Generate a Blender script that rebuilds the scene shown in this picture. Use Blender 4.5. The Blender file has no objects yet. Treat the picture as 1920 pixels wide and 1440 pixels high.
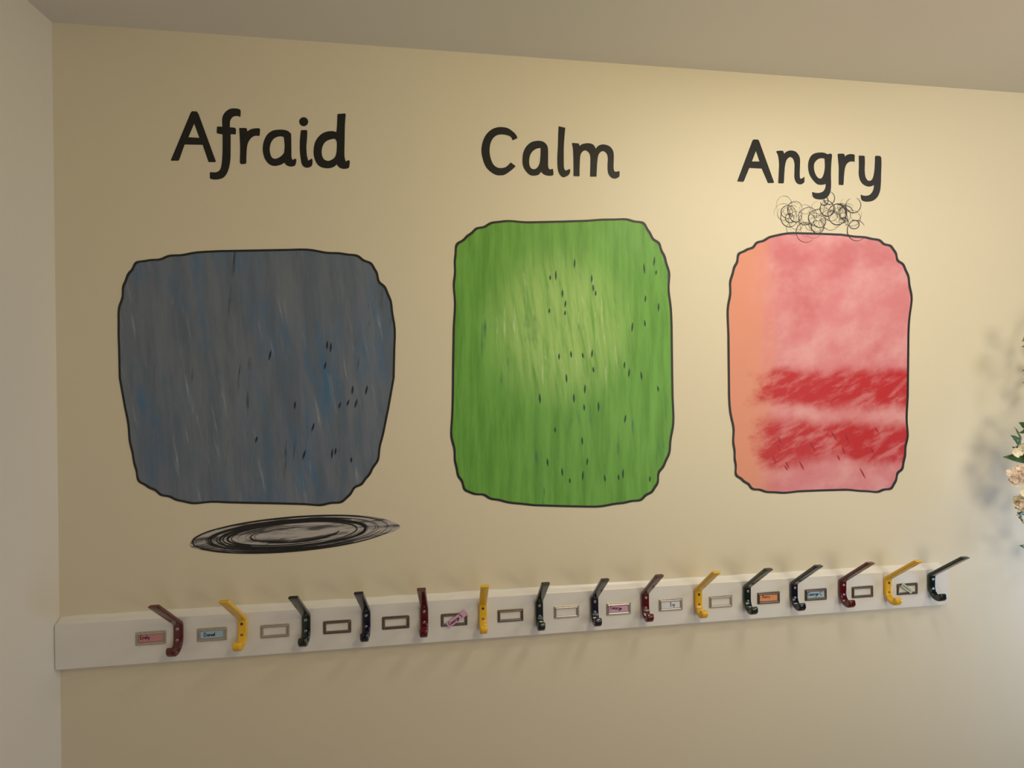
import bpy, bmesh, math, random
from mathutils import Vector, Matrix
C = bpy.context.scene.collection
sc = bpy.context.scene
PI = math.pi
rnd = random.Random(7)

# ------------------------------------------------------------------ camera, world, lights, exposure
D = 1.10                                   # metres from the eye to the painted wall
F_PX, YAW, PITCH, ROLL = 894.1, 0.1196, -0.0037, -0.0094
EYE = Vector((0, -D, 1.65))
def basis():
    cy, sy, cp, sp, cr, sr = math.cos(YAW), math.sin(YAW), math.cos(PITCH), math.sin(PITCH), math.cos(ROLL), math.sin(ROLL)
    fwd = Vector((sy*cp, cy*cp, sp)); right = Vector((cy, -sy, 0)); up = right.cross(fwd)
    return cr*right + sr*up, -sr*right + cr*up, fwd
RIGHT, UP, FWD = basis()
cam = bpy.data.objects.new('camera', bpy.data.cameras.new('camera'))
C.objects.link(cam)
m = Matrix((RIGHT, UP, -FWD)).transposed().to_4x4(); m.translation = EYE
cam.matrix_world = m
cam.data.sensor_width = 36; cam.data.lens = F_PX/1920*36; cam.data.clip_start = 0.01
sc.camera = cam

w = bpy.data.worlds.new('world'); sc.world = w; w.use_nodes = True
w.node_tree.nodes['Background'].inputs[0].default_value = (0.9, 0.9, 1.0, 1)
w.node_tree.nodes['Background'].inputs[1].default_value = 0.01

def area(name, loc, target, size, power, col, size_y=None, spread=PI):
    l = bpy.data.lights.new(name, 'AREA'); l.energy = power; l.color = col
    l.shape = 'RECTANGLE' if size_y else 'DISK'; l.size = size
    if size_y: l.size_y = size_y
    l.spread = spread
    o = bpy.data.objects.new(name, l); C.objects.link(o)
    o.location = loc
    o.rotation_euler = (Vector(target)-Vector(loc)).to_track_quat('-Z', 'Y').to_euler()
    return o
# a ceiling lamp close to the wall on the right and one over the hooks, three added fills (front, upward, behind the camera),
# and a low window on the right whose cool light grazes the end of the wall
area('ceiling_lamp_right', (1.7, -.9, 2.30), (1.0, 0, 1.5), .38, 2.9, (1.0, 0.96, 0.95))
area('ceiling_lamp_centre', (.75, -.6, 2.36), (.75, -.45, 0), .2, 3.4, (1.0, 0.95, 0.86))
area('fill_front', (.62, -1.3, 2.3), (.45, 0, 1.25), .35, 4.6, (1.0, 0.80, 0.36))  # added warm fill from above, lifts the middle of the wall
area('fill_upward', (1.4, -1.7, 1.45), (1.5, -.7, 2.4), .9, 9.5, (1.0, 0.90, 0.62))  # added broad fill aimed upward, brightens the ceiling and upper wall
area('fill_behind', (.9, -2.6, 1.3), (.7, 0, 1.3), 1.4, 7.0, (0.90, 0.87, 1.0))  # added cool fill from behind the camera, evens out the wall
area('low_window', (2.5, -.38, .95), (1.62, 0, .98), .22, 2.2, (0.50, 0.68, 1.0), .7, math.radians(75))
sc.view_settings.view_transform = 'Standard'; sc.view_settings.look = 'None'
sc.view_settings.gamma = 1; sc.view_settings.use_curve_mapping = False
sc.view_settings.exposure = 0.0

# ------------------------------------------------------------------ helpers
def unproj(px, py, y=0.0):
    """the point at distance y (world) seen at a pixel of the 1920x1440 frame"""
    d = RIGHT*((px-960)/F_PX) - UP*((py-720)/F_PX) + FWD
    return EYE + d*((y-EYE.y)/d.y)

def tag(o, label=None, cat=None, group=None, kind=None):
    if label: o['label'] = label
    if cat: o['category'] = cat
    if group: o['group'] = group
    if kind: o['kind'] = kind
    return o
def empty(name, loc):
    o = bpy.data.objects.new(name, None); C.objects.link(o); o.location = loc; o.empty_display_size = .02
    return o
def link_mesh(name, me, mat, parent=None, loc=(0, 0, 0), smooth=False):
    o = bpy.data.objects.new(name, me); C.objects.link(o)
    if mat and not me.materials: me.materials.append(mat)
    o.location = loc
    if parent: o.parent = parent
    if smooth:
        for p in me.polygons: p.use_smooth = True
    return o
def bm_obj(name, bm, mat, parent=None, loc=(0, 0, 0), smooth=False):
    me = bpy.data.meshes.new(name); bmesh.ops.recalc_face_normals(bm, faces=bm.faces); bm.to_mesh(me); bm.free()
    return link_mesh(name, me, mat, parent, loc, smooth)
def box_bm(bm, a, b):
    r = bmesh.ops.create_cube(bm, size=1)
    for v in r['verts']:
        v.co = Vector([(a[i]+b[i])/2 + v.co[i]*(b[i]-a[i]) for i in range(3)])
    return r['verts']
def crom(pts, n=6):
    """closed smooth outline; a point with a third value is a corner"""
    N = len(pts); out = []
    for i in range(N):
        p1 = pts[i]; p2 = pts[(i+1) % N]
        c1 = len(p1) > 2; c2 = len(p2) > 2
        p0 = p1 if c1 else pts[i-1]; p3 = p2 if c2 else pts[(i+2) % N]
        out.append((p1[0], p1[1]))
        if c1 and c2: continue
        for k in range(1, n):
            t = k/n
            q = [0.5*((2*p1[j]) + (-p0[j]+p2[j])*t + (2*p0[j]-5*p1[j]+4*p2[j]-p3[j])*t*t + (-p0[j]+3*p1[j]-3*p2[j]+p3[j])*t**3) for j in (0, 1)]
            out.append(tuple(q))
    return out
def filled(name, loops, mat, parent, origin, y=-0.0004, thick=0.0003):
    """a coat of paint or a paper shape on the wall plane: loops in world (x, z), the first one outside, the rest holes"""
    cu = bpy.data.curves.new(name, 'CURVE'); cu.dimensions = '2D'; cu.fill_mode = 'BOTH'; cu.extrude = thick
    for lp in loops:
        s = cu.splines.new('POLY'); s.points.add(len(lp)-1); s.use_cyclic_u = True
        for k, (x, z) in enumerate(lp): s.points[k].co = (x-origin[0], z-origin[2], 0, 1)
    t = bpy.data.objects.new('tmp', cu); C.objects.link(t)
    dg = bpy.context.evaluated_depsgraph_get(); dg.update()
    me = bpy.data.meshes.new_from_object(t.evaluated_get(dg))
    bpy.data.objects.remove(t); bpy.data.curves.remove(cu)
    me.materials.clear(); me.name = name
    me.transform(Matrix.Rotation(PI/2, 4, 'X'))
    me.transform(Matrix.Translation((0, y-origin[1], 0)))
    o = link_mesh(name, me, mat)
    if parent: o.parent = parent
    else: o.location = origin
    return o
def ribbon(bm, pts, widths, y):
    """a brush stroke: pts in (x, z), flat on the plane y"""
    n = len(pts); L = []; R_ = []
    for i, (x, z) in enumerate(pts):
        a = pts[max(i-1, 0)]; b = pts[min(i+1, n-1)]
        t = Vector((b[0]-a[0], b[1]-a[1]));
        if t.length < 1e-9: t = Vector((1, 0))
        t.normalize(); nn = Vector((-t.y, t.x))*widths[i]*.5
        L.append(bm.verts.new((x+nn.x, y, z+nn.y))); R_.append(bm.verts.new((x-nn.x, y, z-nn.y)))
    for i in range(n-1):
        bm.faces.new((L[i], L[i+1], R_[i+1], R_[i]))

def sweep(bm, path, w, t, rnd_k=0.38, nseg=5):
    """rounded strap swept along path [(y, z, scale_t)], lying in the y-z plane, w wide along x"""
    rings = []
    n = len(path)
    for i, (y, z, sw, st) in enumerate(path):
        a = path[max(i-1, 0)]; b = path[min(i+1, n-1)]
        tv = Vector((b[0]-a[0], b[1]-a[1])).normalized(); nv = Vector((-tv.y, tv.x))
        hw, ht = w*sw/2, t*st/2; r = min(hw, ht)*rnd_k*2*.9
        ring = []
        for cx, ct, a0 in ((1, 1, 0), (-1, 1, 90), (-1, -1, 180), (1, -1, 270)):
            for k in range(nseg):
                an = math.radians(a0 + 90*k/(nseg-1))
                u = cx*(hw-r) + r*math.cos(an); v = ct*(ht-r) + r*math.sin(an)
                ring.append(bm.verts.new((u, y+nv.x*v, z+nv.y*v)))
        rings.append(ring)
    m_ = len(rings[0])
    for i in range(n-1):
        for k in range(m_):
            bm.faces.new((rings[i][k], rings[i][(k+1) % m_], rings[i+1][(k+1) % m_], rings[i+1][k]))
    bm.faces.new(rings[0]); bm.faces.new(rings[-1])
    return rings

# ------------------------------------------------------------------ materials
def mat(name, col, rough=0.5, metal=0.0, spec=0.5, noise=None, bump=None, coat=0.0):
    m = bpy.data.materials.new(name); m.use_nodes = True
    nt = m.node_tree; b = nt.nodes['Principled BSDF']
    b.inputs['Base Color'].default_value = (*col, 1); b.inputs['Roughness'].default_value = rough
    b.inputs['Metallic'].default_value = metal; b.inputs['Specular IOR Level'].default_value = spec
    b.inputs['Coat Weight'].default_value = coat
    tc = nt.nodes.new('ShaderNodeTexCoord')
    if noise:
        sc_, amt = noise
        n = nt.nodes.new('ShaderNodeTexNoise'); n.inputs['Scale'].default_value = sc_; n.inputs['Detail'].default_value = 5
        nt.links.new(tc.outputs['Object'], n.inputs['Vector'])
        mx = nt.nodes.new('ShaderNodeMix'); mx.data_type = 'RGBA'
        mx.inputs[6].default_value = (*[c*(1-amt) for c in col], 1); mx.inputs[7].default_value = (*[min(1, c*(1+amt)) for c in col], 1)
        nt.links.new(n.outputs['Fac'], mx.inputs[0]); nt.links.new(mx.outputs[2], b.inputs['Base Color'])
    if bump:
        sc_, st, di = bump
        n = nt.nodes.new('ShaderNodeTexNoise'); n.inputs['Scale'].default_value = sc_; n.inputs['Detail'].default_value = 3
        nt.links.new(tc.outputs['Object'], n.inputs['Vector'])
        bp = nt.nodes.new('ShaderNodeBump'); bp.inputs['Strength'].default_value = st; bp.inputs['Distance'].default_value = di
        nt.links.new(n.outputs['Fac'], bp.inputs['Height']); nt.links.new(bp.outputs['Normal'], b.inputs['Normal'])
    return m
M_wall = mat('cream_emulsion', (0.76, 0.69, 0.53), .55, spec=.3, noise=(3.0, .015), bump=(260, .12, .0006))
M_side = mat('pale_emulsion', (0.78, 0.74, 0.66), .6, spec=.3, noise=(3.0, .015), bump=(260, .12, .0006))
M_ceil = mat('ceiling_emulsion', (0.74, 0.72, 0.68), .8, spec=.2, noise=(2.5, .02), bump=(200, .1, .0006))
M_floor = mat('floor_carpet', (0.42, 0.34, 0.27), .9, noise=(60, .2), bump=(300, .5, .002))
M_board = mat('white_gloss_paint', (0.80, 0.78, 0.75), .32, noise=(8, .02), bump=(35, .08, .001))
M_black = mat('black_wall_paint', (0.014, 0.014, 0.013), .5, spec=.35, noise=(30, .25))
M_line = mat('black_ink_line', (0.012, 0.012, 0.012), .5, noise=(40, .3))
M_red = mat('dark_red_plastic', (0.095, 0.005, 0.008), .16, spec=.55, noise=(20, .08), coat=.3)
M_yel = mat('yellow_plastic', (0.80, 0.47, 0.03), .22, spec=.5, noise=(20, .05), coat=.2)
M_grn = mat('dark_green_plastic', (0.006, 0.016, 0.014), .15, spec=.55, noise=(20, .08), coat=.3)
M_nav = mat('navy_plastic', (0.006, 0.008, 0.022), .15, spec=.55, noise=(20, .08), coat=.3)
M_screw = mat('zinc_screw', (0.62, 0.60, 0.57), .3, 1.0, noise=(80, .1))
M_hole = mat('dark_screw_socket', (0.02, 0.015, 0.012), .6)
M_brass = mat('darkened_screw', (0.16, 0.07, 0.02), .45, .6)
M_fr_dark = mat('antique_metal_dark', (0.25, 0.215, 0.185), .34, .9, noise=(300, .35), bump=(500, .2, .0003))
M_fr_light = mat('antique_metal_light', (0.52, 0.48, 0.42), .38, .75, noise=(300, .3), bump=(500, .2, .0003))
M_pink = mat('pink_card', (0.62, 0.27, 0.29), .75, noise=(90, .06))
M_blue = mat('light_blue_card', (0.40, 0.56, 0.70), .75, noise=(90, .06))
M_lilac = mat('lilac_card', (0.66, 0.38, 0.56), .75, noise=(90, .06))
M_white = mat('white_card', (0.76, 0.77, 0.86), .75, noise=(90, .04))
M_orange = mat('orange_card', (0.80, 0.33, 0.17), .75, noise=(90, .08))
M_mint = mat('pale_green_card', (0.52, 0.58, 0.43), .6, noise=(90, .08))
M_inkb = mat('dark_ink', (0.02, 0.02, 0.05), .6)
M_inkm = mat('maroon_ink', (0.07, 0.01, 0.045), .6)
M_inkr = mat('brown_ink', (0.28, 0.08, 0.02), .6)
M_leaf = mat('leaf_green', (0.055, 0.13, 0.045), .42, spec=.45, noise=(40, .35))
M_leaf2 = mat('olive_leaf', (0.20, 0.20, 0.06), .5, noise=(40, .3))
M_petal = mat('cream_petal', (0.86, 0.80, 0.62), .6, noise=(50, .08))
M_petal2 = mat('blush_petal', (0.84, 0.70, 0.60), .6, noise=(50, .08))
M_stem = mat('stem_green', (0.12, 0.16, 0.05), .6, noise=(50, .2))

class NT:
    """small node-graph helper for the brushed paint materials"""
    def __init__(s, name):
        s.m = bpy.data.materials.new(name); s.m.use_nodes = True; s.nt = s.m.node_tree
        s.b = s.nt.nodes['Principled BSDF']; s.b.inputs['Roughness'].default_value = .5
        s.tc = s.nt.nodes.new('ShaderNodeTexCoord')
        s.sep = s.nt.nodes.new('ShaderNodeSeparateXYZ'); s.nt.links.new(s.tc.outputs['Object'], s.sep.inputs[0])
    def noise(s, sx, sz, seed, detail=4, rough=.6, rot=0.0):
        mp = s.nt.nodes.new('ShaderNodeMapping'); s.nt.links.new(s.tc.outputs['Object'], mp.inputs[0])
        mp.vector_type = 'POINT'
        mp.inputs['Rotation'].default_value = (0, rot, 0)
        m2 = s.nt.nodes.new('ShaderNodeMapping'); s.nt.links.new(mp.outputs[0], m2.inputs[0])
        m2.inputs['Scale'].default_value = (sx, 1, sz); m2.inputs['Location'].default_value = (seed*3.1, seed, seed*1.7)
        n = s.nt.nodes.new('ShaderNodeTexNoise'); n.inputs['Scale'].default_value = 1; n.inputs['Detail'].default_value = detail
        n.inputs['Roughness'].default_value = rough
        s.nt.links.new(m2.outputs[0], n.inputs['Vector']); return n.outputs['Fac']
    def rng(s, v, a, b, c=0.0, d=1.0):
        r = s.nt.nodes.new('ShaderNodeMapRange'); r.inputs[1].default_value = a; r.inputs[2].default_value = b
        r.inputs[3].default_value = c; r.inputs[4].default_value = d; r.interpolation_type = 'SMOOTHSTEP'
        s.nt.links.new(v, r.inputs[0]); return r.outputs[0]
    def op(s, kind, a, b):
        r = s.nt.nodes.new('ShaderNodeMath'); r.operation = kind
        for i, v in enumerate((a, b)):
            if isinstance(v, (int, float)): r.inputs[i].default_value = v
            else: s.nt.links.new(v, r.inputs[i])
        return r.outputs[0]
    def mix(s, f, a, b):
        r = s.nt.nodes.new('ShaderNodeMix'); r.data_type = 'RGBA'
        s.nt.links.new(f, r.inputs[0])
        for i, v in ((6, a), (7, b)):
            if isinstance(v, tuple): r.inputs[i].default_value = (*v, 1)
            else: s.nt.links.new(v, r.inputs[i])
        return r.outputs[2]
    def done(s, c):
        s.nt.links.new(c, s.b.inputs['Base Color']); return s.m

def paint_blue():
    g = NT('slate_blue_brushed_paint'); X, Z = g.sep.outputs[0], g.sep.outputs[2]
    a = g.noise(26, 3.5, 1, rot=.06, rough=.7); b = g.noise(34, 5, 4, rot=.12); c = g.noise(60, 5, 7, rot=.16)
    big = g.noise(5, 4, 9)
    col = g.mix(g.rng(a, .35, .68), (0.17, 0.20, 0.255), (0.11, 0.145, 0.20))
    blue = g.op('MULTIPLY', g.rng(b, .42, .70), g.rng(big, .42, .62))
    col = g.mix(blue, col, (0.07, 0.16, 0.30))
    lite = g.op('MULTIPLY', g.rng(c, .58, .78), .6)
    col = g.mix(lite, col, (0.50, 0.56, 0.60))
    d = g.noise(70, 5, 12, rot=-.1)
    dark = g.op('MULTIPLY', g.rng(d, .60, .70), g.rng(g.noise(4, 5, 15), .46, .6))
    col = g.mix(dark, col, (0.02, 0.024, 0.034))
    return g.done(col)
def paint_green():
    g = NT('green_brushed_paint'); X, Z = g.sep.outputs[0], g.sep.outputs[2]
    a = g.noise(45, 5, 2); b = g.noise(70, 7, 5, rot=.12); c = g.noise(110, 9, 8, rot=.05)
    col = g.mix(g.rng(a, .33, .68), (0.17, 0.44, 0.065), (0.10, 0.31, 0.03))
    # lighter strokes towards the middle of the upper half, deep green strokes elsewhere
    r2 = g.op('ADD', g.op('MULTIPLY', X, X), g.op('MULTIPLY', g.op('ADD', Z, -.08), g.op('ADD', Z, -.08)))
    near = g.rng(r2, .0, .045, 1, 0)
    col = g.mix(g.op('MULTIPLY', near, g.rng(b, .25, .62)), col, (0.36, 0.60, 0.16))
    col = g.mix(g.op('MULTIPLY', near, g.rng(c, .58, .72)), col, (0.60, 0.76, 0.42))
    teal = g.op('MULTIPLY', g.rng(g.noise(60, 6, 13), .56, .68), g.rng(g.noise(5, 5, 19), .48, .62))
    col = g.mix(teal, col, (0.03, 0.17, 0.10))
    return g.done(col)
def paint_pink():
    g = NT('pink_and_red_brushed_paint'); X, Z = g.sep.outputs[0], g.sep.outputs[2]
    a = g.noise(9, 12, 3, rot=.5); big = g.noise(4, 5, 6)
    col = g.mix(g.rng(a, .35, .7), (0.72, 0.235, 0.27), (0.80, 0.38, 0.40))
    col = g.mix(g.op('MULTIPLY', g.rng(big, .5, .68), .6), col, (0.60, 0.11, 0.14))
    # salmon strokes down the left edge
    sal = g.rng(g.op('ADD', X, g.op('MULTIPLY', g.noise(30, 4, 41), .12)), -.13, -.03, 1, 0)
    col = g.mix(sal, col, (0.78, 0.31, 0.21))
    # two bands of red strokes across the lower half
    wob = g.op('MULTIPLY', g.op('ADD', g.noise(7, 5, 22), -.5), .10)
    zz = g.op('ADD', Z, wob)
    st = g.noise(14, 46, 25, rot=.45)
    for zc, h in ((-0.06, .050), (-.195, .056)):
        dist = g.op('ABSOLUTE', g.op('SUBTRACT', zz, zc), 0.0)
        band = g.op('MULTIPLY', g.rng(dist, h*.55, h*1.25, 1, 0), g.rng(st, .30, .55, .45, 1))
        inx = g.rng(g.op('ADD', X, g.op('MULTIPLY', g.noise(18, 26, 51), .14)), -.13, -.06)
        col = g.mix(g.op('MULTIPLY', band, inx), col, (0.55, 0.02, 0.028))
    return g.done(col)
def paint_wash():
    g = NT('grey_dry_brush_wash')
    a = g.noise(10, 90, 31, rot=.05)
    return g.done(g.mix(g.rng(a, .46, .62), (0.50, 0.47, 0.46), (0.10, 0.098, 0.098)))

# ------------------------------------------------------------------ the room
XL = -0.7489*D; ZC = 1.65 + .6882*D; XR = 3.2; YN = -3.0
def slab(name, a, b, m):
    bm = bmesh.new(); box_bm(bm, a, b); o = bm_obj(name, bm, m); o['kind'] = 'structure'; return o
slab('wall_back', (XL-.12, 0, -.02), (XR, .12, ZC+.02), M_wall)
slab('wall_left', (XL-.12, YN, -.02), (XL, 0, ZC+.02), M_side)
slab('ceiling', (XL-.12, YN, ZC), (XR, .12, ZC+.1), M_ceil)
slab('floor', (XL-.12, YN, -.1), (XR, .12, 0), M_floor)

# ------------------------------------------------------------------ the white hook board
T_B = .0135*D
pts = [unproj(103, 1168.6, -T_B), unproj(1776, 1066, -T_B), unproj(103, 1256, -T_B), unproj(1778.5, 1134.5, -T_B)]
ZT = (pts[0].z+pts[1].z)/2; ZB = (pts[2].z+pts[3].z)/2
print('board corners', [tuple(round(v, 4) for v in p) for p in pts])
XB0 = (pts[0].x+pts[2].x)/2; XB1 = (pts[1].x+pts[3].x)/2
XB0 = max(XB0, XL)
bm = bmesh.new()
prof = [(0, ZB), (-T_B+.001, ZB), (-T_B, ZB+.001), (-T_B, ZT-.0015), (-T_B+.0012, ZT), (-.0045, ZT+.005), (-.001, ZT+.0085), (0, ZT+.0092)]
N = 60; rings = []
for i in range(N+1):
    x = XB0 + (XB1-XB0)*i/N
    ring = []
    for k, (y, z) in enumerate(prof):
        dz = 0
        if k >= 5: dz = .0006*math.sin(x*37)+.0005*math.sin(x*91+1)
        if i == 0 and k >= 4: dz -= .003
        xx = x
        if i == N and k >= 4: xx = x-.012+.001*k*0; 
        ring.append(bm.verts.new((xx, y, z+dz)))
    rings.append(ring)
n = len(prof)
for i in range(N):
    for k in range(n):
        bm.faces.new((rings[i][k], rings[i][(k+1) % n], rings[i+1][(k+1) % n], rings[i+1][k]))
bm.faces.new(rings[0]); bm.faces.new(rings[-1])
o = bm_obj('hook_board', bm, M_board)
tag(o, 'long white painted timber board fixed across the cream wall, holding the row of hooks', 'board')

# ------------------------------------------------------------------ coat hooks
HT = .0078*D                       # strap thickness
def make_hook(mt, screw_mat, hole_mat):
    """origin on the board face at the upper screw; -y comes towards the room"""
    root = empty('coat_hook', (0, 0, 0))
    y0 = -HT/2
    tipY, tipZ = -(HT + .0732*D) + .003, .0775*D - .001
    path = []
    # lip
    lip = [(-.0298, -.0276, .84, .45), (-.0304, -.0286, .95, 1.0), (-.0310, -.0315, 1, 1.45), (-.0308, -.0358, 1, 1.55), (-.0288, -.0402, 1, 1.4), (-.0258, -.0430, 1, 1.2), (-.0220, -.0441, 1, 1.03),
           (-.0175, -.0432, 1, .92), (-.0130, -.0405, 1, .9), (-.0095, -.0365, 1, .9), (-.0068, -.0315, 1, .92), (-.0052, -.026, 1, .96), (y0, -.019, 1, 1)]
    path += lip
    for z in (-.012, -.004, .003): path.append((y0, z, 1, 1))
    path += [(y0-.0002, .0070, 1, 1), (y0-.0016, .0105, 1, .97), (y0-.0042, .0136, 1, .92)]
    ax, az = y0-.0042, .0136
    for k in range(1, 9):
        t = k/8; path.append((ax+(tipY-ax)*t, az+(tipZ-az)*t, 1 + .02*t, .92 - .04*t))
    bm = bmesh.new(); R_ = sweep(bm, path, .0165*D*.98, HT*.97)
    # the tip is sawn off level
    last = R_[-1]
    zm = sum(v.co.z for v in last)/len(last); dirv = Vector((0, tipY-ax, tipZ-az)).normalized()
    for v in last: v.co += dirv*((zm-v.co.z)/dirv.z)*.75
    o = bm_obj('hook_body', bm, mt, root, smooth=True)
    bev = o.modifiers.new('bevel', 'BEVEL'); bev.width = .0012; bev.segments = 3; bev.limit_method = 'ANGLE'; bev.angle_limit = math.radians(50)
    # edges kept crisp between flat and round: nothing more to do, add screws
    for z in (0, -.0217*D):
        bm = bmesh.new()
        prof = [(.0000, .0002), (.0012, .0002), (.0014, .0009), (.0028, .0007), (.0031, .0001), (.0031, -.0010), (0, -.0010)]
        vs = [[bm.verts.new((r*math.cos(a), -h, r*math.sin(a))) for a in [2*PI*i/20 for i in range(20)]] for r, h in prof[1:-1]]
        for i in range(len(vs)-1):
            for k in range(20): bm.faces.new((vs[i][k], vs[i][(k+1) % 20], vs[i+1][(k+1) % 20], vs[i+1][k]))
        bm.faces.new(vs[-1])
        s = bm_obj('screw', bm, screw_mat, root, (0, -HT*.985, z), True)
        bm = bmesh.new(); bmesh.ops.create_cone(bm, cap_ends=True, segments=16, radius1=.0013, radius2=.0013, depth=.0006, matrix=Matrix.Rotation(PI/2, 4, 'X'))
        bm_obj('screw_socket', bm, hole_mat, s, (0, -.0002, 0))
    return root
def copy_tree(o, parent=None):
    c = o.copy(); C.objects.link(c)
    if parent: c.parent = parent
    for ch in o.children: copy_tree(ch, c)
    return c
protos = {}
screws = [(332.4, 1179.5), (453.1, 1170.1), (573, 1162.8), (686.3, 1154.5), (795.2, 1147), (905.6, 1141.1), (1011.6, 1135.9), (1115.6, 1128.6), (1211, 1121), (1310.8, 1114.7), (1402.5, 1108.7), (1490.7, 1102.4), (1582.1, 1096.9), (1667.2, 1092.9), (1749.5, 1086.2)]
tilt = [0, .0, .0, 0, 0, .0, 0, 0, 0, 0, 0, 0, 0, 0, 0]
kinds = 'RYGNRYGNRYGNRYG'
hook_labels = [
    'dark red plastic coat hook right beside the pink name card, leftmost hook on the board',
    'yellow plastic coat hook just right of the light blue card at the left end',
    'dark green plastic coat hook right after the first empty frame from the left',
    'navy plastic coat hook between the second and third empty frames from the left',
    'dark red plastic coat hook just left of the crooked lilac card',
    'yellow plastic coat hook pointing straight forward, just right of the crooked lilac card',
    'dark green plastic coat hook near the middle of the board, between two empty frames',
    'navy plastic coat hook just left of the level lilac name card',
    'dark red plastic coat hook between the level lilac card and the white card',
    'yellow plastic coat hook between the white card and an empty frame',
    'dark green plastic coat hook just left of the orange name card',
    'navy plastic coat hook between the orange card and the light blue card',
    'dark red plastic coat hook right of the light blue card at the right end',
    'yellow plastic coat hook just left of the frame with a crooked pale green slip',
    'dark green plastic coat hook at the far right end of the board']
MH = {'R': (M_red, M_screw, M_hole), 'Y': (M_yel, M_brass, M_hole), 'G': (M_grn, M_screw, M_hole), 'N': (M_nav, M_screw, M_hole)}
for i, (px, py) in enumerate(screws):
    k = kinds[i]
    if k not in protos: protos[k] = r = make_hook(*MH[k])
    else: r = copy_tree(protos[k])
    p = unproj(px, py, -T_B-HT)
    r.location = (p.x, -T_B, p.z); r.rotation_euler = (0, tilt[i], 0)
    tag(r, hook_labels[i], 'coat hook', 'row of coloured plastic coat hooks on the white board')

# ------------------------------------------------------------------ label frames
FW, FH = .0540*D, .0262*D
def make_frame(mt):
    """origin at the centre on the board face"""
    root = empty('label_frame', (0, 0, 0))
    def rr(w, h, r, n=4):
        out = []
        for cx, cz, a0 in ((1, 1, 0), (-1, 1, 90), (-1, -1, 180), (1, -1, 270)):
            for k in range(n+1):
                a = math.radians(a0+90*k/n); out.append((cx*(w/2-r)+r*math.cos(a), cz*(h/2-r)+r*math.sin(a)))
        return out
    bm = bmesh.new()
    steps = [(0, 0, .0022), (0, .0012, .0022), (.0008, .0018, .0018), (.0026, .0016, .0014), (.0030, .0024, .0012), (.0040, .0034, .001), (.0052, .0031, .0008), (.0060, .0022, .0006), (.0064, .0006, .0004), (.0064, 0, .0004)]
    rings = []
    for ins, h, r in steps:
        rings.append([bm.verts.new((x, -h, z)) for x, z in rr(FW-2*ins, FH-2*ins, r)])
    n = len(rings[0])
    for i in range(len(rings)):
        a, b = rings[i], rings[(i+1) % len(rings)]
        if i == len(rings)-1: break
        for k in range(n): bm.faces.new((a[k], a[(k+1) % n], b[(k+1) % n], b[k]))
    a, b = rings[-1], rings[0]
    for k in range(n): bm.faces.new((a[k], a[(k+1) % n], b[(k+1) % n], b[k]))
    bm_obj('frame_border', bm, mt, root)
    for s in (-1, 1):                          # the small pins that hold the frame to the board
        bm = bmesh.new(); bmesh.ops.create_uvsphere(bm, u_segments=10, v_segments=6, radius=.0012, matrix=Matrix.Diagonal((1, .5, 1, 1)))
        bm_obj('pin', bm, mt, root, (s*(FW/2-.0017), -.0018, 0), True)
    return root
frames = [(281.9, 1197), (396.9, 1190), (515, 1183.6), (632, 1176), (741.9, 1167.6), (851.5, 1162.2), (957.2, 1154.4), (1062.4, 1147.5), (1160.3, 1141.9), (1258, 1134.2), (1351.7, 1128.3), (1441.7, 1121.3), (1530.3, 1115.1), (1617.9, 1110.1), (1701.8, 1104.6)]
frame_labels = [
    'metal label frame around the pink name card at the left end of the board',
    'metal label frame around the light blue name card near the left end',
    'empty metal label frame between the leftmost yellow hook and the next green hook',
    'empty metal label frame between the leftmost green hook and the leftmost navy hook',
    'empty metal label frame between the leftmost navy hook and the red hook after it',
    'dark metal label frame with a crooked lilac card sticking out of its top',
    'empty metal label frame just right of the forward-pointing yellow hook',
    'empty metal label frame between the middle green hook and the middle navy hook',
    'silvery metal label frame around the level lilac name card',
    'metal label frame around the white name card',
    'empty metal label frame just left of the green hook beside the orange card',
    'metal label frame around the orange name card',
    'metal label frame around the light blue name card near the right end',
    'empty metal label frame between the rightmost red hook and the rightmost yellow hook',
    'dark metal label frame holding a crooked pale green slip, rightmost on the board']
light = {0, 1, 2, 7, 8, 9, 10}
fp = {}; fpos = []
for i, (px, py) in enumerate(frames):
    k = i in light
    if k not in fp: fp[k] = r = make_frame(M_fr_light if k else M_fr_dark)
    else: r = copy_tree(fp[k])
    p = unproj(px, py, -T_B-.002); r.location = (p.x, -T_B, p.z); fpos.append(p)
    tag(r, frame_labels[i], 'label frame', 'metal label frames on the white board')

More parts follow.
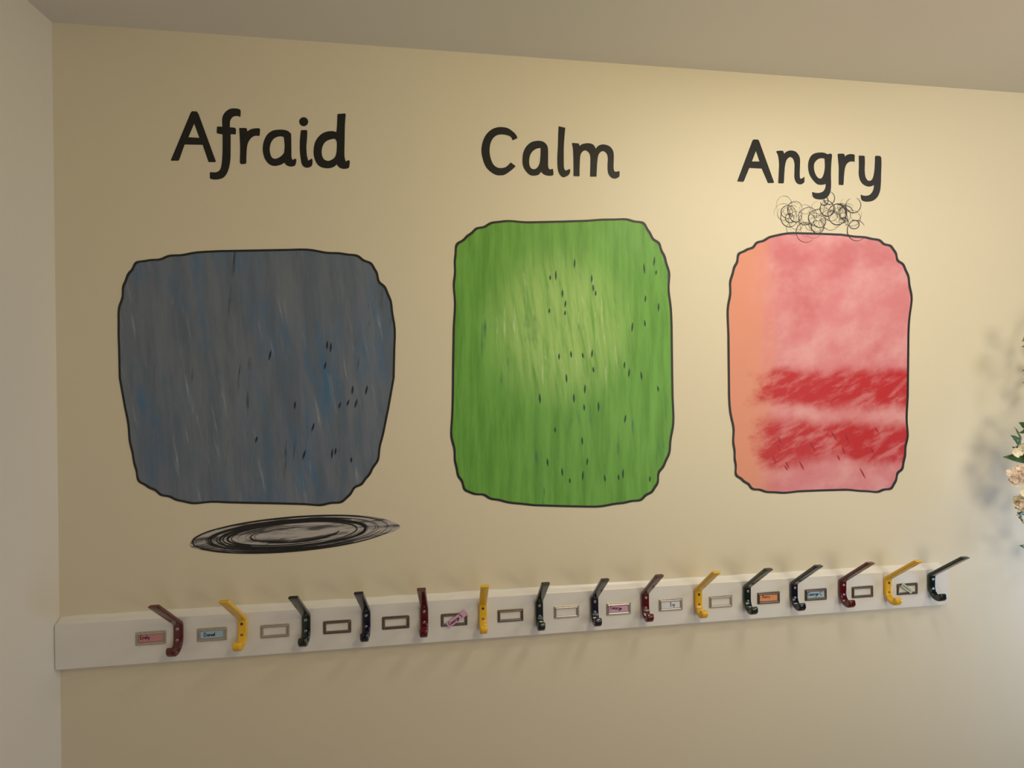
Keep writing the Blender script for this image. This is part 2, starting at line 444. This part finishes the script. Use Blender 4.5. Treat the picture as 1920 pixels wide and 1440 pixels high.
# ------------------------------------------------------------------ name cards with handwriting
def arc(cx, cy, rx, ry, a0, a1, n=14):
    return [(cx+rx*math.cos(math.radians(a0+(a1-a0)*k/n)), cy+ry*math.sin(math.radians(a0+(a1-a0)*k/n))) for k in range(n+1)]
GL = {'E': (.62, [[(0, 0), (0, 1), (.5, 1)], [(0, .52), (.42, .52)], [(0, 0), (.52, 0)]]),
      'm': (.82, [[(0, .5), (0, 0)], arc(.16, .3, .16, .22, 180, 0)+[(.32, 0)], arc(.48, .3, .16, .22, 180, 0)+[(.64, 0)]]),
      'i': (.2, [[(0, .52), (0, 0)], [(0, .74), (.01, .80)]]), 'l': (.22, [[(0, 1), (0, 0)]]),
      'y': (.52, [[(0, .52), (.2, .03)], [(.42, .52), (.08, -.38)]]),
      'D': (.74, [[(0, 0), (0, 1)], arc(0, .5, .56, .5, 90, -90)]),
      'a': (.6, [arc(.22, .26, .22, .26, 0, 360), [(.44, .52), (.45, 0)]]),
      'n': (.56, [[(0, .52), (0, 0)], arc(.19, .3, .19, .22, 180, 0)+[(.38, 0)]]),
      'e': (.55, [[(.02, .27), (.42, .27)], arc(.22, .26, .21, .26, 2, 320)]),
      'G': (.86, [arc(.36, .5, .36, .5, 55, 350), [(.40, .46), (.73, .46)]]),
      'o': (.56, [arc(.22, .26, .22, .26, 0, 360)]),
      'r': (.40, [[(0, .52), (0, 0)], arc(.19, .28, .19, .24, 180, 55)]),
      'g': (.60, [arc(.22, .26, .22, .26, 0, 360), [(.44, .52), (.44, -.15)]+arc(.24, -.15, .2, .22, 0, -150)]),
      'S': (.62, [arc(.26, .74, .24, .25, 40, 260)+arc(.24, .25, .25, .25, 90, -150)]),
      'I': (.55, [[(.2, 0), (.2, 1)], [(0, 1), (.4, 1)], [(0, 0), (.4, 0)]]),
      'v': (.48, [[(0, .52), (.19, 0), (.38, .52)]]), 'C': (.75, [arc(.36, .5, .36, .5, 55, 310)]),
      'T': (.6, [[(.28, 0), (.28, 1)], [(0, 1), (.56, 1)]]),
      'h': (.54, [[(0, 1), (0, 0)], arc(.19, .3, .19, .22, 180, 0)+[(.38, 0)]]), ' ': (.4, [])}
def write(text, x, z, size, y, bm, wd=.19, slope=0.0, slant=0.0, zoom=1.0):
    cx = 0
    for ch in text:
        adv, sts = GL[ch]
        for st in sts:
            P = [(x+(cx+a+b*slant)*size*zoom, z+b*size+(cx+a)*size*slope) for a, b in st]
            ribbon(bm, P, [size*wd]*len(P), y)
        cx += adv
def card(i, m, ink, text, label, cw, ch, dx=0, dz=0, ang=0, y=.0009, tx=0, tz=0, size=.006, slope=0, slant=0, zoom=1.0):
    p = fpos[i]
    bm = bmesh.new(); box_bm(bm, (-cw/2, -.0002, -ch/2), (cw/2, .0002, ch/2))
    o = bm_obj('name_card', bm, m, None, (p.x+dx, -T_B-y, p.z+dz))
    bm = bmesh.new()
    if text: write(text, tx, tz, size, 0, bm, slope=slope, slant=slant, zoom=zoom)
    else:                                       # dark smudged strokes that cannot be read
        r = random.Random(3)
        for k in range(13):
            x = -.016+k*.0022; P = [(x, r.uniform(-.002, 0)), (x+.001, r.uniform(0, .0015)), (x+.0022, r.uniform(-.002, .0005))]
            ribbon(bm, P, [.0011]*3, 0)
    wv = bm_obj('handwriting', bm, ink, o, (0, -.00028, 0))
    o.rotation_euler = (0, -ang, 0)
    tag(o, label, 'name card', 'name cards in the label frames')
IW, IH = FW-.0135, FH-.0135
card(0, M_pink, M_inkm, 'Emily', 'pink name card in the leftmost label frame', IW+.0015, IH, .0005, 0, 0, tx=-.0205, tz=-.0012, size=.0080, zoom=1.0)
card(1, M_blue, M_inkb, 'Daniel', 'light blue name card in the second frame from the left', IW, IH, tx=-.0155, tz=-.0035, size=.0080)
card(5, M_lilac, M_inkm, 'George S', 'lilac name card hanging crooked, tilted up out of its frame', .050, .0135, .006, .003, math.radians(33), y=.0048, tx=-.0205, tz=-.003, size=.0078, zoom=.98)
card(8, M_lilac, M_inkm, 'George', 'lilac name card lying level inside its frame, near the middle', IW-.001, IH-.0006, -.0005, .0004, .0, tx=-.0195, tz=.0002, size=.0080, slope=-.12)
card(9, M_white, M_inkb, 'Ivy', 'white name card beside the yellow hook, right of the middle', IW, IH, tx=-.002, tz=-.0035, size=.0085)
card(11, M_orange, M_inkr, 'Thierry', 'orange name card in its frame between a green and a navy hook', IW, IH, tx=-.019, tz=.000, size=.0072, slant=.15)
card(12, M_blue, M_inkb, 'George C', 'light blue name card in its frame between a navy and a red hook', IW, IH, tx=-.0215, tz=-.002, size=.0085, zoom=.98)
card(14, M_mint, M_inkb, None, 'pale green slip slanting down to the right in the rightmost frame', .036, .0105, -.0045, .0035, math.radians(-36), y=.0046)

# ------------------------------------------------------------------ painted words
def W(loop, ox, oy, s):
    out = []
    for x, y in crom(loop):
        p = unproj(ox+x/s, oy+y/s, 0); out.append((p.x, p.z))
    return out
def circ(cx, cy, r): return [(cx+r*math.cos(a), cy+r*math.sin(a)) for a in [2*PI*k/10 for k in range(10)]]
c = 1
def corners(l): return [(x, y, 1) for x, y in l]
AFRAID = [
 [corners([(98,580),(278,150),(290,138),(332,140),(346,158),(503,588),(496,596),(438,595),(385,440),(222,437),(172,578),(162,583),(102,583)]), corners([(308,248),(356,378),(256,372)])],
 [[(724,186,1),(718,188,1),(690,180),(655,190),(632,225),(629,282,1),(675,287,1),(685,300,1),(682,345,1),(676,346,1),(636,344,1),(636,480),(632,590),(610,680),(570,735),(510,752),(462,748),(450,740,1),(450,690,1),(456,686,1),(500,688),(535,672),(553,630),(563,520),(564,346,1),(517,338,1),(511,328,1),(514,280,1),(520,275,1),(562,278,1),(562,200),(585,150),(630,118),(680,113),(715,120),(726,130,1),(727,150,1)]],
 [[(714,292,1),(718,289,1),(776,289,1),(784,300,1),(786,320,1),(820,300),(860,292),(895,292,1),(901,300,1),(898,356,1),(888,360,1),(850,360),(815,385),(790,430),(780,500),(777,600,1),(768,612,1),(730,614,1),(720,602,1),(722,450)]],
 [[(1060,305),(1110,305),(1150,315),(1180,340,1),(1182,400),(1183,500),(1184,550),(1195,577,1),(1215,565,1),(1228,570,1),(1225,600),(1215,625),(1190,635),(1160,633),(1135,620),(1120,600,1),(1085,620),(1030,630),(985,615),(950,575),(930,520),(926,470),(935,410),(965,350),(1010,315)], [(1095,364),(1115,372,1),(1122,440),(1120,490),(1112,520),(1080,550),(1040,566),(1010,555),(993,520),(988,470),(1000,420),(1025,385),(1060,367)]],
 [[(1268,314,1),(1275,308,1),(1318,307,1),(1326,315,1),(1324,380),(1318,450),(1322,530),(1335,583,1),(1366,564,1),(1373,575,1),(1372,610),(1362,633),(1330,646),(1300,640),(1278,615),(1268,570),(1260,500),(1260,400)], ('new', circ(1294,232,40))],
 [[(1597,168,1),(1602,163,1),(1665,158,1),(1672,165,1),(1665,260),(1662,400),(1660,500),(1662,550),(1672,590,1),(1700,577,1),(1709,590,1),(1706,620),(1700,645),(1670,656),(1630,652),(1605,635),(1592,616,1),(1560,640),(1510,651),(1450,640),(1410,605),(1387,545),(1384,480),(1400,410),(1440,355),(1490,325),(1550,317),(1588,326,1),(1594,260)], [(1565,385),(1582,395),(1592,415,1),(1592,460),(1588,510),(1575,550),(1545,575),(1510,585),(1475,568),(1458,530),(1457,480),(1475,430),(1510,400)]]]
CALM = [
 [[(540,235,1),(487,260,1),(470,225),(435,205),(370,193),(310,203),(265,240),(237,300),(228,380),(240,460),(270,530),(315,565),(360,572),(410,560),(450,525),(465,508,1),(521,550,1),(480,590),(410,640),(365,653),(300,648),(235,610),(185,555),(155,480),(137,390),(145,300),(180,210),(240,145),(310,115),(380,112),(440,127),(500,170),(530,205)]],
 [[(770,265),(830,275),(870,310),(885,360),(886,450),(886,540),(893,575),(910,587),(937,578,1),(945,610),(945,650,1),(915,658),(870,655),(835,640),(806,612,1),(780,645),(730,657),(680,648),(635,605),(605,550),(598,480),(607,400),(640,330),(700,280)], [(802,345,1),(760,352),(715,380),(685,425),(673,490),(680,550),(705,580),(740,582),(770,560),(792,510),(800,430)]],
 [[(1004,102,1),(1079,118,1),(1070,220),(1063,330),(1062,450),(1064,560),(1080,597),(1105,592),(1131,580,1),(1134,610),(1120,645),(1090,665),(1060,675),(1030,660),(1005,620),(993,560),(990,450),(996,330),(1000,200)]],
 [[(1153,293,1),(1165,289,1),(1230,295,1),(1240,322,1),(1270,303),(1330,292),(1385,303),(1410,330),(1422,354,1),(1450,322),(1500,306),(1560,318),(1600,350),(1622,400),(1624,480),(1622,560),(1630,605),(1650,612),(1688,605,1),(1690,640),(1685,670,1),(1650,688),(1610,685),(1575,655),(1558,610),(1555,540),(1558,460),(1545,410),(1510,382),(1475,392),(1450,430),(1440,490),(1435,560),(1430,668,1),(1358,668,1),(1360,580),(1362,500),(1360,440),(1345,400),(1310,373),(1275,385),(1250,425),(1243,500),(1240,600),(1240,660,1),(1233,665,1),(1172,662,1),(1172,560),(1170,450),(1165,350)]]]
ANGRY = [
 [corners([(133,600),(305,140),(318,130),(365,131),(378,145),(546,610),(540,619),(478,620),(408,457),(268,450),(208,598),(198,606),(138,602)]), corners([(343,258),(384,378),(298,377)])],
 [[(570,266,1),(590,258),(640,257),(655,272),(658,292,1),(690,265),(735,254),(785,265),(820,300),(838,350),(838,420),(836,500),(838,560),(853,572),(875,558),(888,548,1),(888,610,1),(860,632),(825,632),(795,610),(777,560),(777,480),(777,400),(762,350),(735,328),(705,340),(682,375),(668,440),(662,520),(657,615,1),(650,624,1),(602,622,1),(594,615,1),(600,500),(603,400),(592,310)]],
 [[(1055,277),(1110,280),(1150,298,1),(1165,290,1),(1190,292),(1199,310,1),(1192,380),(1188,450),(1186,540),(1188,640),(1180,720),(1150,775),(1105,800),(1050,804),(1000,790),(980,760),(976,720,1),(1010,730),(1060,730),(1100,712),(1122,680),(1130,630,1),(1080,640),(1030,630),(980,580),(945,520),(931,450),(935,380),(960,320),(1000,288)], [(1090,340),(1115,345,1),(1118,400),(1118,450),(1108,510),(1090,555),(1065,570),(1035,555),(1008,510),(995,450),(1000,400),(1025,365),(1055,345)]],
 [[(1262,296,1),(1270,290,1),(1325,290,1),(1338,300),(1342,322,1),(1370,302),(1410,294),(1445,298,1),(1454,308,1),(1452,382,1),(1440,378),(1400,380),(1365,405),(1345,450),(1335,520),(1330,600),(1327,640,1),(1320,643,1),(1275,640,1),(1274,560),(1275,450),(1270,380)]],
 [[(1500,312,1),(1510,311,1),(1560,314,1),(1567,325,1),(1568,400),(1566,480),(1575,550),(1600,590),(1630,593),(1655,570),(1672,510),(1680,420),(1683,320,1),(1690,314,1),(1738,317),(1753,340,1),(1754,420),(1750,530),(1748,620),(1738,710),(1710,775),(1665,815),(1610,829),(1560,825),(1530,805),(1522,750,1),(1560,763),(1610,758),(1645,730),(1665,690),(1672,643,1),(1630,658),(1590,655),(1545,630),(1515,585),(1500,520),(1502,420)]]]
def word(letters, ox, oy, s, label):
    ls = []
    for L in letters:
        loops = []
        for l in L:
            if isinstance(l, tuple): loops.append(W(l[1], ox, oy, s))
            else: loops.append(W(l, ox, oy, s))
        ls.append(loops)
    allp = [p for L in ls for l in L for p in l]
    x = (min(p[0] for p in allp)+max(p[0] for p in allp))/2; z = min(p[1] for p in allp)
    root = empty('painted_word', (x, 0, z))
    for L in ls: filled('letter', L, M_black, root, (x, 0, z))
    tag(root, label, 'painted word')
word(AFRAID, 300, 180, 4.8, 'hand-lettered black word Afraid painted on the wall above the slate blue patch')
word(CALM, 880, 220, 6, 'hand-lettered black word Calm painted on the wall above the green patch')
word(ANGRY, 1360, 240, 6, 'hand-lettered black word Angry painted on the wall above the black curly scribble')

# ------------------------------------------------------------------ plain brushed colour patches under the words
def patch(name, x0, x1, y0, y1, mt, label, seed, ticks, taper=0.0, ex=5.0):
    r = random.Random(seed)
    cx, cy, hx, hy = (x0+x1)/2, (y0+y1)/2, (x1-x0)/2, (y1-y0)/2
    ph = [r.uniform(0, 6.28) for _ in range(6)]
    def outline(grow=0, n=220):
        out = []
        for k in range(n):
            a = 2*PI*k/n; ca, sa = math.cos(a), math.sin(a)
            u = abs(ca)**(2/ex)*(1 if ca >= 0 else -1); v = abs(sa)**(2/ex)*(1 if sa >= 0 else -1)
            wob = 3.2*math.sin(5*a+ph[0])+2.2*math.sin(9*a+ph[1])+1.3*math.sin(17*a+ph[2])+.8*math.sin(31*a+ph[3])
            X = cx+u*(hx+wob+grow)*(1-taper*max(0, v)); Y = cy+v*(hy+wob+grow)
            p = unproj(X, Y, 0); out.append((p.x, p.z))
        return out
    o3 = unproj(cx, cy, 0); org = (o3.x, 0, o3.z)
    root = filled(name, [outline()], mt, None, org, y=-.0004, thick=.0002)
    o1 = outline(2.0); o2 = outline(-2.0)
    filled('outline_stroke', [o1, o2], M_line, root, org, y=-.0006, thick=.0003)
    for _ in range(ticks[0]):
        bm = bmesh.new()
        X = r.uniform(*ticks[1]); Y = r.uniform(*ticks[2]); L = r.uniform(9, 20); sl = r.uniform(-.15, .15)+ticks[3]
        P = [unproj(X+sl*L*t, Y+L*t, 0) for t in (0, .3, .6, 1)]
        ribbon(bm, [(p.x-org[0], p.z-org[2]) for p in P], [.0008, .0036, .0042, .0008], -.0010)
        bm_obj('brush_dash', bm, ticks[4], root)
    tag(root, label, 'wall painting')
dk_g = mat('deep_green_paint', (0.01, 0.06, 0.03), .5); dk_b = mat('deep_blue_paint', (0.012, 0.02, 0.045), .5)
dk_r = mat('deep_red_paint', (0.42, 0.02, 0.03), .5)
patch('painted_patch', 222, 735, 472, 945, paint_blue(), 'slate blue patch of brushed paint with a black outline, under the word Afraid', 3, (16, (480, 690), (600, 860), -.2, dk_b), taper=.14)
patch('painted_patch', 847, 1257, 412, 945, paint_green(), 'bright green patch of brushed paint with a black outline, under the word Calm', 8, (44, (1010, 1235), (480, 900), 0, dk_g))
patch('painted_patch', 1368, 1704, 444, 925, paint_pink(), 'pink patch with red bands and a black outline, rightmost of the painted patches', 12, (14, (1430, 1680), (800, 880), .5, dk_r))

# grey dry-brushed oval below the blue patch
def oval(cx, cy, rx, ry, rot, n=60, wob=0, r=None):
    out = []
    for k in range(n):
        a = 2*PI*k/n; q = 1+wob*math.sin(3*a+1)+wob*.6*math.sin(7*a)
        x, y = rx*q*math.cos(a), ry*q*math.sin(a)
        out.append((cx+x*math.cos(rot)-y*math.sin(rot), cy+x*math.sin(rot)+y*math.cos(rot)))
    return out
o3 = unproj(545, 1000, 0); org = (o3.x, 0, o3.z)
lp = [(unproj(x, y).x, unproj(x, y).z) for x, y in oval(548, 1001, 196, 31, -.085, wob=.03)]
root = filled('painted_scribble', [lp], paint_wash(), None, org, y=-.0004, thick=.0002)
bm = bmesh.new(); r = random.Random(5)
for k in range(46):
    s = r.uniform(.3, 1.0); a0 = r.uniform(0, 2*PI); da = r.uniform(1.0, 3.6)
    P = []
    for t in range(26):
        a = a0+da*t/25; x, y = 194*s*math.cos(a)+r.uniform(-.5, .5), 33*s*math.sin(a)
        rot = -.085; p = unproj(548+x*math.cos(rot)-y*math.sin(rot), 1001+x*math.sin(rot)+y*math.cos(rot)); P.append((p.x-org[0], p.z-org[2]))
    wd = r.choice((.001, .0015, .003, .005)); ribbon(bm, P, [wd*(.3+.7*math.sin(PI*t/25)) for t in range(26)], -.0008-.00001*k)
bm_obj('brush_strokes', bm, M_line, root)
tag(root, 'flat grey oval smudge with black dry-brush strokes, painted below the slate blue patch', 'painted scribble')

# thin black curls under the third word
o3 = unproj(1533, 405, 0); org = (o3.x, 0, o3.z)
bm = bmesh.new(); r = random.Random(11)
for k in range(64):
    t = k/63
    cx = 1470+t*132+r.uniform(-10, 10); cy = 406+12*math.sin(t*7)+r.uniform(-24, 22); R_ = r.uniform(8, 19)
    if t < .25: cy -= 8
    a0 = r.uniform(0, 6.28); da = r.uniform(3.5, 6.6); sy = r.uniform(.8, 1.2)
    P = []
    for q in range(25):
        a = a0+da*q/24; rr_ = R_*(1-.12*q/24); p = unproj(cx+rr_*math.cos(a), cy+sy*rr_*math.sin(a)); P.append((p.x-org[0], p.z-org[2]))
    wd = r.choice((.0006, .0007, .0008, .0009, .0018)); ribbon(bm, P, [wd*(.35+.65*math.sin(PI*q/24)) for q in range(25)], -.0006-.00001*k)
o = bm_obj('painted_scribble', bm, M_line, None, org)
tag(o, 'tangle of thin black curls painted just below the word Angry', 'painted scribble')

# ------------------------------------------------------------------ flowers at the right edge
YF = -.075
g0 = unproj(1985, 560, 0)
gar = empty('flower_garland', (g0.x, 0, g0.z-.5))
tag(gar, 'trailing garland of cream blossoms and green leaves hanging by the right edge of the wall', 'flower garland')
def G(px, py, y=YF):
    p = unproj(px, py, y); return Vector((p.x-gar.location.x, p.y, p.z-gar.location.z))
def tube(bm, P, rad, n=8):
    rings = []
    for i, p in enumerate(P):
        t = (P[min(i+1, len(P)-1)]-P[max(i-1, 0)]).normalized(); u = t.orthogonal().normalized(); v = t.cross(u)
        rr_ = rad*(1 if i < len(P)-1 else .6)
        rings.append([bm.verts.new(p+(u*math.cos(2*PI*k/n)+v*math.sin(2*PI*k/n))*rr_) for k in range(n)])
    for i in range(len(P)-1):
        for k in range(n): bm.faces.new((rings[i][k], rings[i][(k+1) % n], rings[i+1][(k+1) % n], rings[i+1][k]))
    bm.faces.new(rings[0]); bm.faces.new(rings[-1])
bm = bmesh.new()
tube(bm, [G(1985, 545, 0), G(1985, 555, -.05), G(1975, 600), G(1962, 700), G(1970, 800), G(1950, 900), G(1952, 980), G(1962, 1060)], .0025)
bm_obj('main_stem', bm, M_stem, gar, smooth=True)
def leaf(pa, pb, width, m, ya=YF, yb=None, roll=0.0, droop=.15):
    a = G(*pa, ya); b = G(*pb, yb if yb is not None else ya-.01)
    L = (b-a).length; t = (b-a).normalized(); nrm = Vector((0, -1, 0)); side = t.cross(nrm).normalized(); nrm = side.cross(t).normalized()
    q = Matrix.Rotation(roll, 3, t); side = q@side; nrm = q@nrm
    bm = bmesh.new(); n = 9; rows = []
    for i in range(n):
        s = i/(n-1); wd = width*.5*(math.sin(PI*min(1, s**.8*1.0))**.85 if 0 < s < 1 else .02)
        c_ = t*(L*s) + nrm*(L*droop*math.sin(PI*s)*.6)
        rows.append([bm.verts.new(c_ + side*(wd*k) + nrm*(abs(k)*wd*.35 + .0008*math.sin(i*2+k))) for k in (-1, -.5, 0, .5, 1)])
    for i in range(n-1):
        for k in range(4): bm.faces.new((rows[i][k], rows[i][k+1], rows[i+1][k+1], rows[i+1][k]))
    o = bm_obj('leaf', bm, m, gar, a, True)
    s = o.modifiers.new('thick', 'SOLIDIFY'); s.thickness = .0006
def blossom(px, py, rad, m, y=YF-.02, nf=5, seed=1, pr=.011):
    r = random.Random(seed); c_ = G(px, py, y)
    bm = bmesh.new()
    for f in range(nf):
        d = Vector((r.uniform(-1, 1), r.uniform(-1.1, -.1), r.uniform(-1, 1))).normalized() if nf > 1 else Vector((-.2, -1, .1)).normalized()
        base = d*rad; u = d.orthogonal().normalized(); v = d.cross(u); ph = r.uniform(0, 6)
        for p in range(5):
            a = ph+2*PI*p/5; e = u*math.cos(a)+v*math.sin(a); s_ = d.cross(e)
            rows = []
            for i in range(6):
                s = i/5; wd = pr*.62*math.sin(PI*(.12+.80*s))
                cc = base + e*(pr*1.15*s) + d*(pr*.55*s*s)
                rows.append([bm.verts.new(cc + s_*(wd*k) + d*(-.15*pr*(1-k*k)*s)) for k in (-1, -.4, .4, 1)])
            for i in range(5):
                for k in range(3): bm.faces.new((rows[i][k], rows[i][k+1], rows[i+1][k+1], rows[i+1][k]))
    o = bm_obj('blossom', bm, m, gar, c_, True)
    s = o.modifiers.new('thick', 'SOLIDIFY'); s.thickness = .0005
for a, b, wd, m_, ro in [
    ((1921, 806), (1910, 792), .020, M_leaf, .2), ((1925, 795), (1912, 812), .022, M_leaf, -.3),
    ((1908, 838), (1895, 816), .020, M_leaf, .3), ((1912, 836), (1902, 800), .006, M_stem, 0),
    ((1906, 832), (1897, 818), .006, M_stem, 0), ((1925, 848), (1898, 838), .024, M_leaf, -.4),
    ((1928, 862), (1881, 857), .026, M_leaf, .25), ((1926, 858), (1905, 836), .020, M_leaf, .5),
    ((1930, 942), (1903, 953), .022, M_leaf, .2), ((1926, 955), (1910, 962), .016, M_leaf, -.4),
    ((1912, 960), (1906, 966), .006, M_leaf2, 0), ((1910, 963), (1912, 972), .006, M_leaf2, 0), ((1909, 968), (1919, 982), .006, M_leaf2, 0),
    ((1907, 960), (1916, 975), .005, M_leaf2, 0),
    ((1932, 1030), (1911, 1023), .014, M_leaf, .4), ((1934, 628), (1917, 640), .022, M_leaf2, .5), ((1936, 652), (1916, 650), .020, M_leaf2, .2),
    ((1932, 676), (1917, 696), .010, M_leaf2, 0), ((1932, 712), (1917, 718), .008, M_leaf2, .3), ((1932, 706), (1919, 702), .008, M_leaf2, .3)]:
    leaf(a, b, wd, m_, roll=ro)
for px, py, rad, m_, nf, s in [(1903, 848, .002, M_petal, 1, 2), (1918, 838, .006, M_petal, 2, 3), (1898, 893, .010, M_petal2, 4, 4), (1897, 903, .003, M_petal, 1, 5), (1911, 901, .003, M_petal, 1, 15),
                               (1916, 888, .018, M_petal2, 7, 6), (1912, 925, .014, M_petal, 6, 7), (1922, 940, .018, M_petal2, 7, 8), (1913, 948, .006, M_petal, 2, 9),
                               (1940, 870, .03, M_petal, 12, 10), (1950, 920, .03, M_petal2, 12, 11), (1975, 880, .03, M_petal, 12, 12)]:
    blossom(px, py, rad, m_, nf=nf, seed=s)
r = random.Random(21)
def stem_x(py):
    P = [(545, 1985), (600, 1975), (700, 1962), (800, 1970), (900, 1950), (980, 1952), (1060, 1962)]
    for (a, xa), (b, xb) in zip(P, P[1:]):
        if a <= py <= b: return xa+(xb-xa)*(py-a)/(b-a)
    return 1960
for (bx, by), sy in [((1935, 628), 600), ((1936, 652), 640), ((1932, 676), 660), ((1932, 708), 690), ((1924, 800), 780), ((1910, 834), 830), ((1926, 855), 862), ((1930, 942), 925), ((1911, 962), 950), ((1932, 1030), 1012)]:
    bm = bmesh.new(); tube(bm, [G(stem_x(sy), sy), G((stem_x(sy)+bx)/2, (sy+by)/2-4), G(bx, by)], .0011, 6)
    bm_obj('twig', bm, M_stem, gar, smooth=True)
for k in range(34):
    py = r.uniform(600, 1060); px = stem_x(py); an = r.uniform(0, 6.28); L = r.uniform(18, 34)
    leaf((px, py), (px+L*math.cos(an)*.9+8, py+L*math.sin(an)), r.uniform(.012, .024), r.choice((M_leaf, M_leaf, M_leaf2)), ya=YF+r.uniform(-.02, .03), roll=r.uniform(-.8, .8))
